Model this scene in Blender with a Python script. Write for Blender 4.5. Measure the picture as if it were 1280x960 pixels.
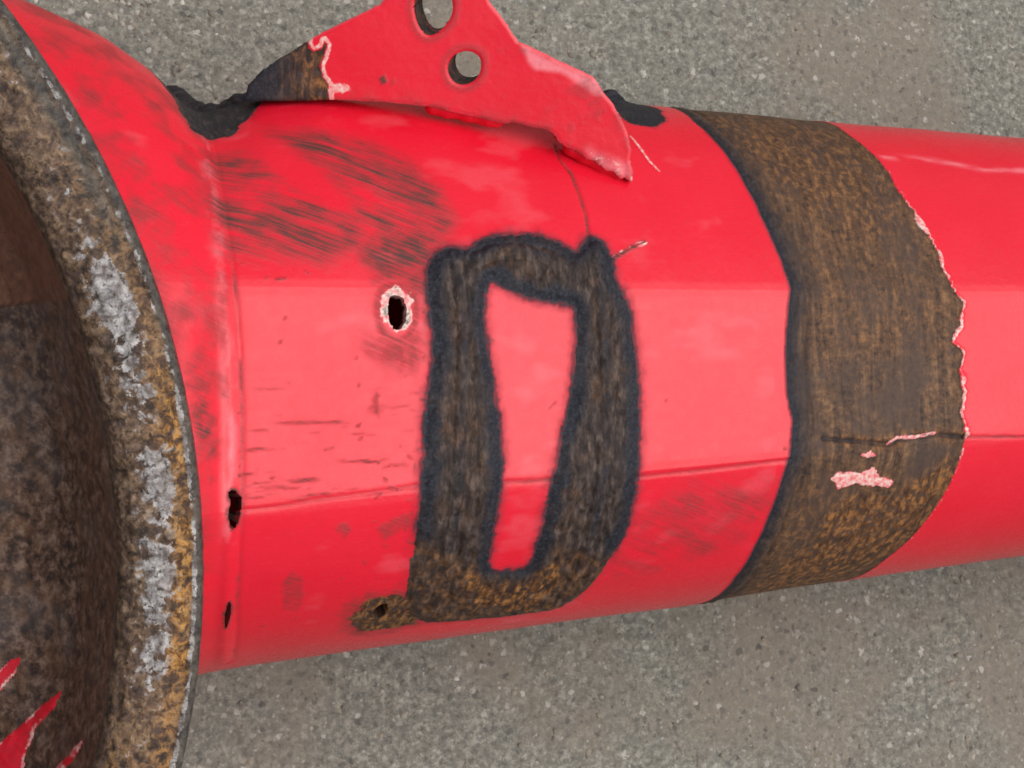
import bpy, math, random
import numpy as np
from mathutils import Matrix, Vector
R_ = math.radians
sc = bpy.context.scene
for o in list(bpy.data.objects): bpy.data.objects.remove(o)

# ------------------------------------------------------------------ frame of the axle
# The axle is modelled in its own frame, millimetres: a along the tube, v across it, n out of the banjo opening.
BETA = 10.0            # the axle lies rolled by this much about its own length
H = 86.0              # height of the tube's axis above the ground (mm)
PHI = R_(18)           # the camera looks at the tube from the banjo side
AX = Matrix.Translation((0, 0, H/1000)) @ Matrix.Rotation(R_(BETA), 4, 'X')
def world(a, v, n): return AX @ Vector((a/1000, v/1000, n/1000))
def direction(a, v, n): return (AX.to_3x3() @ Vector((a, v, n))).normalized()

# ------------------------------------------------------------------ camera
cam = bpy.data.cameras.new('camera'); cam.sensor_width = 36; cam.lens = 36*2000/1280
cam.clip_start = .01; cam.clip_end = 200
co = bpy.data.objects.new('camera', cam); sc.collection.objects.link(co); sc.camera = co
cr, cu, cw = direction(math.cos(PHI), 0, math.sin(PHI)), direction(0, 1, 0), direction(-math.sin(PHI), 0, math.cos(PHI))
cl = world(-500*math.sin(PHI), -7.5, 500*math.cos(PHI))
co.matrix_world = Matrix(((cr.x, cu.x, cw.x, cl.x), (cr.y, cu.y, cw.y, cl.y), (cr.z, cu.z, cw.z, cl.z), (0, 0, 0, 1)))

# ------------------------------------------------------------------ light: overcast daylight with a broad soft sun
SUN = direction(.37, .17, .91)
w = bpy.data.worlds.new('World'); sc.world = w; w.use_nodes = True
nt = w.node_tree; bg = nt.nodes['Background']
sky = nt.nodes.new('ShaderNodeTexSky'); sky.sky_type = 'NISHITA'; sky.sun_disc = False
sky.sun_elevation = math.asin(SUN.z); sky.sun_rotation = math.atan2(SUN.x, SUN.y)
sky.dust_density = 4.0; sky.air_density = 1.0
hs = nt.nodes.new('ShaderNodeHueSaturation'); hs.inputs['Saturation'].default_value = .22
nt.links.new(sky.outputs[0], hs.inputs['Color']); nt.links.new(hs.outputs[0], bg.inputs[0])
bg.inputs[1].default_value = .085
sd = bpy.data.lights.new('sun', 'SUN'); sd.energy = 1.5; sd.angle = R_(66); sd.color = (1, .965, .91)
so = bpy.data.objects.new('sun', sd); sc.collection.objects.link(so)
so.rotation_euler = SUN.to_track_quat('Z', 'Y').to_euler(); so.location = (.3, 0, 1.5)
sc.view_settings.view_transform = 'Standard'; sc.view_settings.look = 'None'
sc.view_settings.gamma = 1; sc.view_settings.use_curve_mapping = False
sc.view_settings.exposure = .42
sc.render.engine = 'CYCLES'; sc.cycles.filter_width = 1.7
sc.cycles.max_bounces = 5; sc.cycles.diffuse_bounces = 3; sc.cycles.glossy_bounces = 3

# ------------------------------------------------------------------ numpy helpers
def hash2(ix, iy, seed):
    h = (ix.astype(np.int64)*374761393 + iy.astype(np.int64)*668265263 + seed*974711) & 0xffffffff
    h = ((h ^ (h >> 13))*1274126177) & 0xffffffff
    return ((h ^ (h >> 16)) & 0xffff)/65535.0
def vn(x, y, seed=0):
    x = np.asarray(x, float); y = np.asarray(y, float)
    ix = np.floor(x); iy = np.floor(y); fx = x-ix; fy = y-iy
    fx = fx*fx*(3-2*fx); fy = fy*fy*(3-2*fy)
    h = lambda dx, dy: hash2(ix+dx, iy+dy, seed)
    return (h(0,0)*(1-fx)+h(1,0)*fx)*(1-fy)+(h(0,1)*(1-fx)+h(1,1)*fx)*fy
def fbm(x, y, scale, seed=0, oct=4):
    t = 0; amp = .5; s = 0
    x = x/scale; y = y/scale
    for k in range(oct):
        t = t+amp*vn(x*2**k+17.3*k, y*2**k-9.1*k, seed+k); s += amp; amp *= .55
    return t/s-.5
def sst(e0, e1, x):
    t = np.clip((x-e0)/(e1-e0), 0, 1); return t*t*(3-2*t)
def sdf_poly(px, py, poly, pad=12.0):
    """signed distance (negative inside); far away just a large number"""
    P = np.asarray(poly, float); out = np.full(px.shape, pad)
    m = (px > P[:,0].min()-pad) & (px < P[:,0].max()+pad) & (py > P[:,1].min()-pad) & (py < P[:,1].max()+pad)
    x = px[m]; y = py[m]
    if x.size == 0: return out
    d = np.full(x.shape, 1e9); ins = np.zeros(x.shape, bool)
    for i in range(len(P)):
        ax_, ay_ = P[i]; bx_, by_ = P[(i+1) % len(P)]
        ex, ey = bx_-ax_, by_-ay_
        t = np.clip(((x-ax_)*ex+(y-ay_)*ey)/(ex*ex+ey*ey+1e-12), 0, 1)
        d = np.minimum(d, (x-ax_-t*ex)**2+(y-ay_-t*ey)**2)
        c = ((ay_ > y) != (by_ > y)) & (x < ex*(y-ay_)/(ey if abs(ey) > 1e-12 else 1e-12)+ax_)
        ins ^= c
    out[m] = np.minimum(np.sqrt(d), pad)*np.where(ins, -1, 1)
    return out
def sdf_line(px, py, line, pad=12.0):
    P = np.asarray(line, float); out = np.full(px.shape, pad)
    m = (px > P[:,0].min()-pad) & (px < P[:,0].max()+pad) & (py > P[:,1].min()-pad) & (py < P[:,1].max()+pad)
    x = px[m]; y = py[m]; d = np.full(x.shape, pad*pad)
    for i in range(len(P)-1):
        ax_, ay_ = P[i]; ex, ey = P[i+1]-P[i]
        t = np.clip(((x-ax_)*ex+(y-ay_)*ey)/(ex*ex+ey*ey+1e-12), 0, 1)
        d = np.minimum(d, (x-ax_-t*ex)**2+(y-ay_-t*ey)**2)
    out[m] = np.sqrt(d); return out

# ------------------------------------------------------------------ shape of the pressed housing (mm)
RC = (-320.0, -51.6); RR = 213.3; RN = 95.0            # banjo ring: centre (a, v), outer radius, front face
def lerp_tab(x, tab):
    T = np.asarray(tab, float); return np.interp(x, T[:,0], T[:,1])
TOP = [(-420,150),(-200,118),(-165,107),(-144,99),(-125,91),(-112,82),(-104,73),(-99,70.5),(-92,73.5),(-84,78),(-70,82.5),(-40,83.1),(60,80.4),(190,76.7),(420,70)]
BOT = [(-420,128),(-150,100),(-108,93),(-97,90.6),(60,77.0),(190,65.7),(420,52)]
DEP = [(-420,93),(-140,91),(-120,88),(-108,83.5),(-100,79.2),(-97,79),(60,72),(190,66),(420,56)]
VUP = [(-420,26),(-97,17),(190,21),(420,24)]
VLO = [(-420,-60),(-97,-38.8),(190,-19),(420,-6)]
def smooth_tab(tab, wdt=3.0):
    xs = np.arange(-420, 421, .5); y = lerp_tab(xs, tab); k = np.exp(-.5*(np.arange(-20,21)*.5/wdt)**2); k /= k.sum()
    return xs, np.convolve(np.pad(y, 20, mode='edge'), k, 'valid')
TABS = {n: smooth_tab(t, s) for n, t, s in (('T',TOP,2.),('B',BOT,3.),('D',DEP,1.2),('U',VUP,3.),('L',VLO,3.))}
def tab(n, a): return np.interp(a, *TABS[n])
PSI = R_(5); KU = R_(22); KL = R_(-15)
def bez(p0, p1, p2, p3, t):
    return (1-t)**3*p0+3*(1-t)**2*t*p1+3*(1-t)*t*t*p2+t**3*p3
def section(a, seg, t):
    """seg 0 back-top, 1 upper front, 2 flat front, 3 lower front, 4 back-bottom; t 0..1; goes round from the back over the top"""
    a = np.asarray(a, float)
    T, B, D, U, L = (tab(k, a) for k in 'TBDUL')
    nl = D; nu = D-np.tan(PSI)*(U-L)
    lu = .62*np.minimum(T-U, 60); hu = .56*nu
    ll = .62*np.minimum(B+L, 46); hl = .56*nl
    V = [bez(0*T, .55*T, T, T, t), bez(T, T, U+lu*np.cos(KU), U, t), U+(L-U)*t, bez(L, L-ll*np.cos(KL), -B, -B, t), bez(-B, -B, -.55*B, 0*B, t)]
    N = [bez(-.9*nl, -.9*nl, -.5*nl, 0*nl, t), bez(0*nu, hu, nu-lu*np.sin(KU), nu, t), nu+(nl-nu)*t, bez(nl, nl+ll*np.sin(KL), hl, 0*nl, t), bez(0*nl, -.5*nl, -.9*nl, -.9*nl, t)]
    v = np.select([seg==i for i in range(5)], V); n = np.select([seg==i for i in range(5)], N)
    return v, n
# girth coordinate s: arc length of the section at a=0, zero at the top of the flat, growing downwards
_t = np.linspace(0, 1, 400); _S = []; _off = 0
for k in range(5):
    v_, n_ = section(np.zeros(400), np.full(400, k), _t)
    l_ = np.r_[0, np.cumsum(np.hypot(np.diff(v_), np.diff(n_)))]; _S.append((_off, l_)); _off += l_[-1]
S0 = _S[2][0]; GIRTH = _off; SEG = [s[0]-S0 for s in _S]+[GIRTH-S0]
def surf(a, s):
    s = np.clip(s, SEG[0], SEG[5]-1e-9); seg = np.clip(np.searchsorted(SEG, s, 'right')-1, 0, 4); t = np.zeros(s.shape)
    for k in range(5):
        m = seg == k; t[m] = np.interp(s[m]-SEG[k], _S[k][1], _t)
    return (a,)+section(a, seg, t)
def unique_sorted(*arrs):
    x = np.unique(np.round(np.concatenate(arrs), 5)); return x[np.r_[True, np.diff(x) > 1e-4]]
STEP = .46
A_ = unique_sorted(np.linspace(-330,-150,30), np.arange(-150, 200, STEP), np.linspace(200, 420, 40))
S_ = unique_sorted(np.linspace(SEG[0], SEG[1], 26), np.arange(SEG[1], SEG[4], STEP), np.array(SEG[1:5]), np.linspace(SEG[4], SEG[5], 26))
# plate bracket plane: n as a function of (a, v)
def plate(a, v): return 45.5+.22*(a+55.5)+.25*(v-70)
# banjo ring and bowl: profile (radius, n)
RING = [(199,70),(208,76),(212,80),(213.3,84),(213.3,91.5),(212.9,93.2),(212.0,94.2),(210.8,94.3),(209.5,93.9),(208,94.3),(204,95.2),(200,95.0),(197,94.0),(194.6,91.6),(193.3,88)]
BOWL = [(193.3,88),(191.5,78),(189,66),(186,55),(181,46),(174,40),(164,36),(150,32),(120,26),(60,18),(0.01,15)]
BACK = [(199,70),(190,40),(170,5),(135,-28),(90,-52),(45,-64),(0.01,-68)]
def profile(tab_, step):
    P = np.asarray(tab_, float); L = np.r_[0, np.cumsum(np.hypot(*np.diff(P, axis=0).T))]
    n = max(2, int(L[-1]/step)); q = np.linspace(0, L[-1], n+1)
    return np.interp(q, L, P[:,0]), np.interp(q, L, P[:,1]), q
ANG = unique_sorted(np.arange(R_(-48), R_(62), .0022), np.linspace(R_(62), R_(312), 110))[:-1]

# outlines measured on the surfaces, mm: shell marks as (a, s), bracket and bowl marks as (a, v), beads as (a, v, n)
TR = {
 'frame_out': [(-45.0,-8.0),(-40.5,-12.0),(-33.0,-11.2),(-30.4,-14.2),(-21.0,-16.4),(-11.8,-15.8),(-6.4,-12.7),(-2.8,-10.3),(0.7,-15.9),(4.6,-14.9),(7.4,-8.7),(7.0,-2.6),(10.5,4.2),(12.0,15.4),(12.8,30.9),(11.7,48.5),(11.7,62.6),(9.4,74.5),(6.8,87.5),(2.8,98.6),(-2.0,102.8),(-13.9,103.6),(-33.5,101.7),(-40.7,100.4),(-48.6,92.4),(-49.8,80.3),(-50.3,67.7),(-49.6,53.7),(-48.5,39.7),(-47.6,28.0),(-44.7,16.2),(-46.0,6.2),(-46.5,-2.1)],
 'frame_in': [(-29.3,-3.2),(-23.2,0.9),(-14.1,3.6),(-5.3,4.2),(-4.6,8.5),(-5.4,19.3),(-7.1,29.9),(-10.7,42.4),(-13.5,52.8),(-14.5,67.1),(-14.8,78.4),(-20.3,78.7),(-28.0,78.1),(-28.3,70.6),(-28.3,58.2),(-27.4,47.3),(-27.7,35.1),(-29.4,22.7),(-31.1,12.4),(-31.6,4.2)],
 'ridge_l': [(-38.1,-9.7),(-37.3,4.2),(-37.1,18.4),(-38.1,32.4),(-39.6,48.3),(-40.2,69.0),(-39.4,91.3)],
 'ridge_r': [(2.8,-12.4),(2.6,4.2),(3.3,19.6),(2.8,34.8),(1.2,52.0),(0.4,71.8),(-1.7,91.7)],
 'ridge_t': [(-32.0,-8.4),(-26.4,-10.4),(-19.4,-11.0),(-11.6,-9.2),(-3.2,-4.4)],
 'frame_low': [(-54.4,59.9),(-40.2,69.0),(-27.1,79.5),(-15.2,80.9),(-9.9,73.2),(9.8,76.1),(13.8,128.6),(-50.0,110.1)],
 'frame_orange': [(-32.9,72.7),(-28.7,82.5),(-18.6,86.1),(-14.6,83.3),(-9.2,76.2),(-5.2,83.3),(-10.5,98.9),(-26.5,92.3),(-33.5,81.6)],
 'band_l': [(42.2,-76.1),(47.4,-66.5),(51.1,-52.6),(54.1,-40.6),(56.4,-29.6),(58.5,-19.4),(60.5,-9.6),(61.7,-0.6),(60.2,9.2),(59.2,18.9),(59.2,31.0),(60.6,39.6),(59.5,48.0),(57.1,59.9),(55.8,70.6),(54.6,83.3),(54.0,95.9),(54.7,110.5),(57.5,128.6)],
 'band_r': [(96.4,-72.6),(100.2,-65.9),(102.9,-55.6),(105.4,-47.4),(106.2,-37.3),(109.0,-28.0),(110.0,-22.0),(113.1,-17.7),(114.1,-9.8),(115.6,-2.4),(119.3,3.8),(117.3,9.9),(114.7,17.4),(118.4,20.8),(116.4,26.7),(118.3,34.4),(116.2,42.4),(117.5,49.3),(116.2,58.1),(115.2,66.8),(112.9,75.8),(110.2,86.3),(107.0,99.2),(105.3,116.2)],
 'band_seam': [(70.0,45.9),(83.1,48.0),(91.6,49.8),(99.3,47.9),(108.1,47.9),(117.2,49.5)],
 'band_seam_pink': [(91.6,49.5),(94.4,47.7),(100.6,48.0),(107.6,47.3)],
 'band_pink': [(73.8,58.6),(76.6,56.8),(84.3,58.1),(87.2,56.3),(90.1,59.7),(95.5,61.8),(94.4,63.9),(82.4,61.5),(76.8,62.5)],
 'band_dot': [(82.6,52.0),(85.7,51.5),(87.6,52.9),(84.5,53.3)],
 'band_mid': [(63.0,26.4),(73.8,19.4),(111.6,23.3),(116.2,53.0),(103.7,59.5),(62.1,48.2)],
 'seam_l': [(-98.3,50.8),(-87.3,50.7),(-76.1,50.0),(-61.5,49.4),(-48.7,48.7)],
 'seam_m': [(-28.6,49.9),(-20.1,50.4),(-11.0,50.4)],
 'seam_r': [(11.4,52.2),(31.9,52.1),(51.8,51.6),(59.5,51.6)],
 'seam_far': [(117.2,49.5),(127.1,50.4),(144.6,51.7),(174.3,50.3)],
 'crack': [(-2.3,-48.6),(-2.2,-42.7),(0.1,-37.7),(1.1,-30.6),(1.7,-23.1),(1.3,-14.9)],
 'hole_a': [(-57.1,2.6),(-55.8,1.8),(-53.4,2.2),(-52.2,4.6),(-52.5,7.7),(-53.6,10.3),(-55.6,10.6),(-57.0,9.1),(-57.4,6.1)],
 'hole_b': [(-58.0,90.2),(-57.1,86.7),(-54.7,85.4),(-53.3,88.2),(-53.9,92.0),(-56.4,93.1)],
 'hole_b_brown': [(-65.0,94.3),(-64.2,85.9),(-61.8,82.0),(-55.4,81.6),(-48.8,81.5),(-40.7,100.4),(-47.4,101.6),(-53.9,102.8),(-61.0,101.5)],
 'hole_c': [(-99.6,46.4),(-97.8,45.7),(-95.7,47.8),(-95.9,51.1),(-96.9,54.8),(-98.5,55.5),(-99.5,50.7),(-98.6,48.6)],
 'hole_d': [(-98.0,83.1),(-97.9,77.1),(-96.9,76.8),(-96.4,80.3),(-96.7,85.3),(-97.3,87.6)],
 'scuff_a': [(-82.2,-49.8),(-70.6,-46.8),(-59.9,-44.7),(-49.7,-37.9),(-42.0,-28.8),(-39.5,-20.1),(-43.9,-13.9),(-52.7,-13.7),(-62.3,-21.2),(-67.2,-30.1),(-75.7,-40.4)],
 'scuff_b': [(-100.5,-44.0),(-92.4,-44.6),(-83.9,-33.3),(-73.1,-25.0),(-65.1,-18.7),(-64.0,-12.3),(-74.5,-9.2),(-86.8,-10.6),(-98.1,-9.7),(-101.8,-27.5)],
 'clean': [(-87.2,-43.8),(-81.7,-45.0),(-73.9,-37.4),(-66.5,-26.8),(-64.7,-22.6),(-71.2,-22.5),(-79.0,-29.5),(-85.8,-36.5)],
 'grime_a': [(-64.8,-11.2),(-56.8,-16.0),(-42.3,-17.6),(-39.5,-12.8),(-44.6,-6.8),(-46.4,8.2),(-49.8,2.2),(-52.9,-0.9),(-60.3,-2.0)],
 'grime_b': [(-64.9,10.9),(-56.5,13.0),(-47.8,9.2),(-46.2,16.1),(-50.2,21.6),(-58.8,20.1),(-64.0,15.7)],
 'smear': [(9.8,76.1),(14.2,62.9),(27.7,56.9),(52.7,57.0),(57.5,55.0),(55.1,67.6),(43.6,81.4),(31.4,82.8),(20.6,88.3),(11.3,90.4)],
 'tick': [(8.0,-9.5),(12.6,-12.1),(18.1,-14.7)],
 'tip_scratch': [(22.6,-54.6),(24.1,-49.1),(25.7,-43.4),(27.8,-39.7)],
 'scorch_top': [(-110.9,-80.2),(-104.8,-60.1),(-101.9,-56.7),(-94.4,-56.3),(-86.9,-64.3),(-82.9,-76.4),(-84.7,-92.2),(-104.9,-79.3)],
 'scorch_topr': [(24.3,-88.1),(23.5,-76.2),(24.7,-62.9),(30.8,-61.2),(36.7,-64.7),(39.5,-75.2),(37.2,-88.1)],
 'nick': [(-61.9,27.3),(-60.8,25.5),(-60.0,28.4),(-60.3,31.3),(-61.5,30.8)],
 'spot_a': [(-84.2,72.8),(-81.8,69.8),(-79.0,71.5),(-77.7,78.6),(-78.6,84.7),(-82.4,83.0)],
 'spot_b': [(-71.9,58.0),(-69.5,56.4),(-67.3,58.5),(-69.2,61.0)],
 'spot_c': [(-60.9,59.2),(-55.8,56.4),(-51.6,55.7),(-52.3,60.2),(-58.4,63.0)],
 'crease': [(-101.8,-57.3),(-101.3,-33.6),(-100.5,-14.2),(-99.6,2.4),(-98.8,15.0),(-98.4,29.4),(-98.6,43.7),(-98.9,59.3),(-98.2,76.5),(-95.2,109.9)],
 'edge_sheen': [(107.4,-52.5),(126.3,-52.9),(142.6,-49.4),(157.9,-50.1)],
 'band_ochre': [(74.5,86.9),(76.8,70.3),(86.0,65.2),(97.9,68.5),(104.4,62.2),(112.4,55.2),(115.9,58.1),(114.8,69.1),(109.4,84.6),(102.1,105.5),(109.0,147.0),(79.1,128.1),(62.8,104.4)],
 'band_top': [(48.1,-73.9),(75.7,-74.2),(96.8,-70.9),(103.1,-52.5),(107.6,-32.7),(94.8,-17.1),(79.8,-22.3),(67.6,-36.9),(54.1,-53.7)],
 'flare_dark': [(-109.2,22.1),(-103.6,20.4),(-102.2,36.3),(-103.9,43.2),(-106.3,36.1)],
 'plate_out': [(-89.4,69.5),(-88.3,73.9),(-85.2,76.9),(-81.2,80.3),(-73.0,85.4),(-71.4,86.7),(-61.7,91.8),(-54.5,95.3),(-51.6,99.0),(-50.0,108.8),(-31.2,111.3),(-28.5,103.3),(-25.5,96.8),(-20.8,91.5),(-17.0,86.5),(-13.2,85.0),(-5.4,81.7),(4.1,77.7),(7.3,73.5),(10.5,70.1),(13.6,65.2),(15.3,61.6),(16.3,58.1),(16.1,55.5),(17.5,52.5),(17.3,49.2),(15.2,50.9),(14.1,50.3),(12.1,52.4),(9.9,52.6),(7.0,55.0),(4.5,55.6),(1.5,57.7),(-1.3,58.5),(-3.8,60.0),(-5.1,62.2),(-6.9,63.2),(-17.1,65.2),(-18.4,64.7),(-25.9,66.3),(-40.2,69.1),(-52.0,70.1),(-66.6,70.3),(-77.6,69.9)],
 'plate_bare': [(-92.2,66.7),(-90.5,77.2),(-73.1,86.9),(-72.7,83.8),(-71.4,83.0),(-69.3,83.8),(-68.8,85.5),(-67.9,84.7),(-68.6,81.8),(-69.8,79.3),(-68.5,75.9),(-67.2,74.3),(-66.5,68.2)],
 'plate_hole_big': [(-45.6,93.8),(-45.2,98.4),(-42.0,101.3),(-37.7,100.6),(-35.3,96.9),(-35.1,93.2),(-37.0,89.9),(-40.3,87.3),(-43.3,88.5)],
 'plate_hole_small': [(-35.6,78.6),(-35.2,81.6),(-32.7,83.7),(-29.3,83.8),(-26.8,82.2),(-26.4,78.8),(-27.9,76.0),(-30.8,74.7),(-33.9,75.5)],
 'plate_pale': [(-66.8,74.7),(-61.7,74.4),(-60.7,72.7),(-65.8,71.8)],
 'plate_pit': [(-53.7,76.2),(-52.4,77.1),(-51.5,75.4),(-52.7,74.6)],
 'plate_edge': [(-16.1,85.7),(-9.8,82.5),(4.9,76.9),(7.6,72.6),(4.5,73.0),(2.9,74.3),(-5.1,78.4),(-11.3,79.5),(-14.1,81.6)],
 'plate_tip': [(4.3,58.4),(10.0,55.9),(15.7,54.4),(17.8,49.4),(12.7,50.7),(5.7,54.3)],
 'splash_a': [(-158.8,-89.0),(-152.8,-82.1),(-150.0,-79.4),(-147.1,-78.3),(-148.4,-82.3),(-152.2,-86.9),(-158.2,-92.8)],
 'splash_b': [(-160.7,-104.1),(-152.5,-100.2),(-146.8,-95.1),(-140.9,-89.2),(-137.0,-84.9),(-139.0,-89.6),(-143.7,-95.9),(-146.4,-103.1),(-147.6,-110.7),(-160.6,-112.7)],
 'splash_c': [(-141.1,-106.4),(-138.5,-101.9),(-135.5,-96.8),(-133.2,-92.6),(-134.7,-97.0),(-137.1,-101.7),(-138.0,-106.1)],
 'bowl_line': [(-154.5,12.4),(-147.1,12.9),(-138.6,12.3)],
 'bead_scorch': [(-106.1,77.1,0.0),(-103.5,72.0,6.0),(-101.0,68.9,12.0),(-97.9,67.0,16.0),(-94.1,66.7,18.0),(-90.3,67.5,20.0),(-87.0,69.8,22.0),(-84.2,72.8,24.0)],
 'bead_scorch_r': [(26.1,83.2,10.0),(29.1,78.6,12.0),(33.1,75.5,14.0),(37.9,74.7,14.0),(44.7,74.9,12.0)],
 'bead_a': [(-40.2,70.9,44.6),(-31.4,69.5,46.2),(-24.8,68.3,47.3),(-17.6,66.7,48.5)],
 'bead_b': [(-1.1,61.1,50.7),(5.9,57.7,51.4),(12.9,54.3,52.1),(17.4,51.7,52.5)],
}


def chaikin(p, n=2):
    p = np.asarray(p, float)
    for _ in range(n):
        q = np.roll(p, -1, 0); p = np.stack([.75*p+.25*q, .25*p+.75*q], 1).reshape(-1, 2)
    return p
for k in ('hole_a', 'hole_b', 'hole_c', 'hole_d', 'plate_hole_big', 'plate_hole_small', 'frame_out', 'frame_in', 'hole_b_brown'): TR[k] = chaikin(TR[k]).tolist()
# ------------------------------------------------------------------ materials
class G:
    """tiny helper round a node tree"""
    def __init__(s, name):
        s.m = bpy.data.materials.new(name); s.m.use_nodes = True; s.t = s.m.node_tree
        s.b = s.t.nodes['Principled BSDF']; s.out = s.t.nodes['Material Output']
    def n(s, typ, **kw):
        nd = s.t.nodes.new(typ)
        for k, v in kw.items(): setattr(nd, k, v)
        return nd
    def put(s, sock, val):
        if hasattr(val, 'is_output'): s.t.links.new(val, sock)
        elif isinstance(val, (tuple, list)) and len(val) == 3 and sock.type == 'RGBA': sock.default_value = (*val, 1)
        else: sock.default_value = val
    def attr(s, name, vec=False):
        nd = s.n('ShaderNodeAttribute', attribute_name=name); return nd.outputs['Vector' if vec else 'Fac']
    def math(s, op, a, b=0., c=None, clamp=False):
        nd = s.n('ShaderNodeMath', operation=op, use_clamp=clamp); s.put(nd.inputs[0], a); s.put(nd.inputs[1], b)
        if c is not None: s.put(nd.inputs[2], c)
        return nd.outputs[0]
    def mix(s, f, a, b, blend='MIX'):
        nd = s.n('ShaderNodeMix', data_type='RGBA', blend_type=blend); s.put(nd.inputs[0], f); s.put(nd.inputs[6], a); s.put(nd.inputs[7], b)
        return nd.outputs[2]
    def scale(s, vec, xyz):
        nd = s.n('ShaderNodeVectorMath', operation='MULTIPLY'); s.put(nd.inputs[0], vec); nd.inputs[1].default_value = xyz
        return nd.outputs[0]
    def noise(s, vec, scale, detail=4., rough=.55, dist=0.):
        nd = s.n('ShaderNodeTexNoise'); s.put(nd.inputs['Vector'], vec)
        nd.inputs['Scale'].default_value = scale; nd.inputs['Detail'].default_value = detail
        nd.inputs['Roughness'].default_value = rough; nd.inputs['Distortion'].default_value = dist
        return nd.outputs['Fac']
    def voro(s, vec, scale, feature='F1', rnd=1.):
        nd = s.n('ShaderNodeTexVoronoi', feature=feature); s.put(nd.inputs['Vector'], vec); nd.inputs['Scale'].default_value = scale
        nd.inputs['Randomness'].default_value = rnd
        return nd
    def ramp(s, f, stops, interp='LINEAR'):
        nd = s.n('ShaderNodeValToRGB'); s.put(nd.inputs[0], f); e = nd.color_ramp; e.interpolation = interp
        while len(e.elements) < len(stops): e.elements.new(.5)
        for el, (p, c) in zip(e.elements, stops):
            el.position = p; el.color = (*c, 1) if isinstance(c, tuple) else (c, c, c, 1)
        return nd.outputs[0]
    def bump(s, h, strength, dist, prev=None):
        nd = s.n('ShaderNodeBump'); nd.inputs['Strength'].default_value = strength; nd.inputs['Distance'].default_value = dist
        s.put(nd.inputs['Height'], h)
        if prev is not None: s.put(nd.inputs['Normal'], prev)
        return nd.outputs[0]

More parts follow.
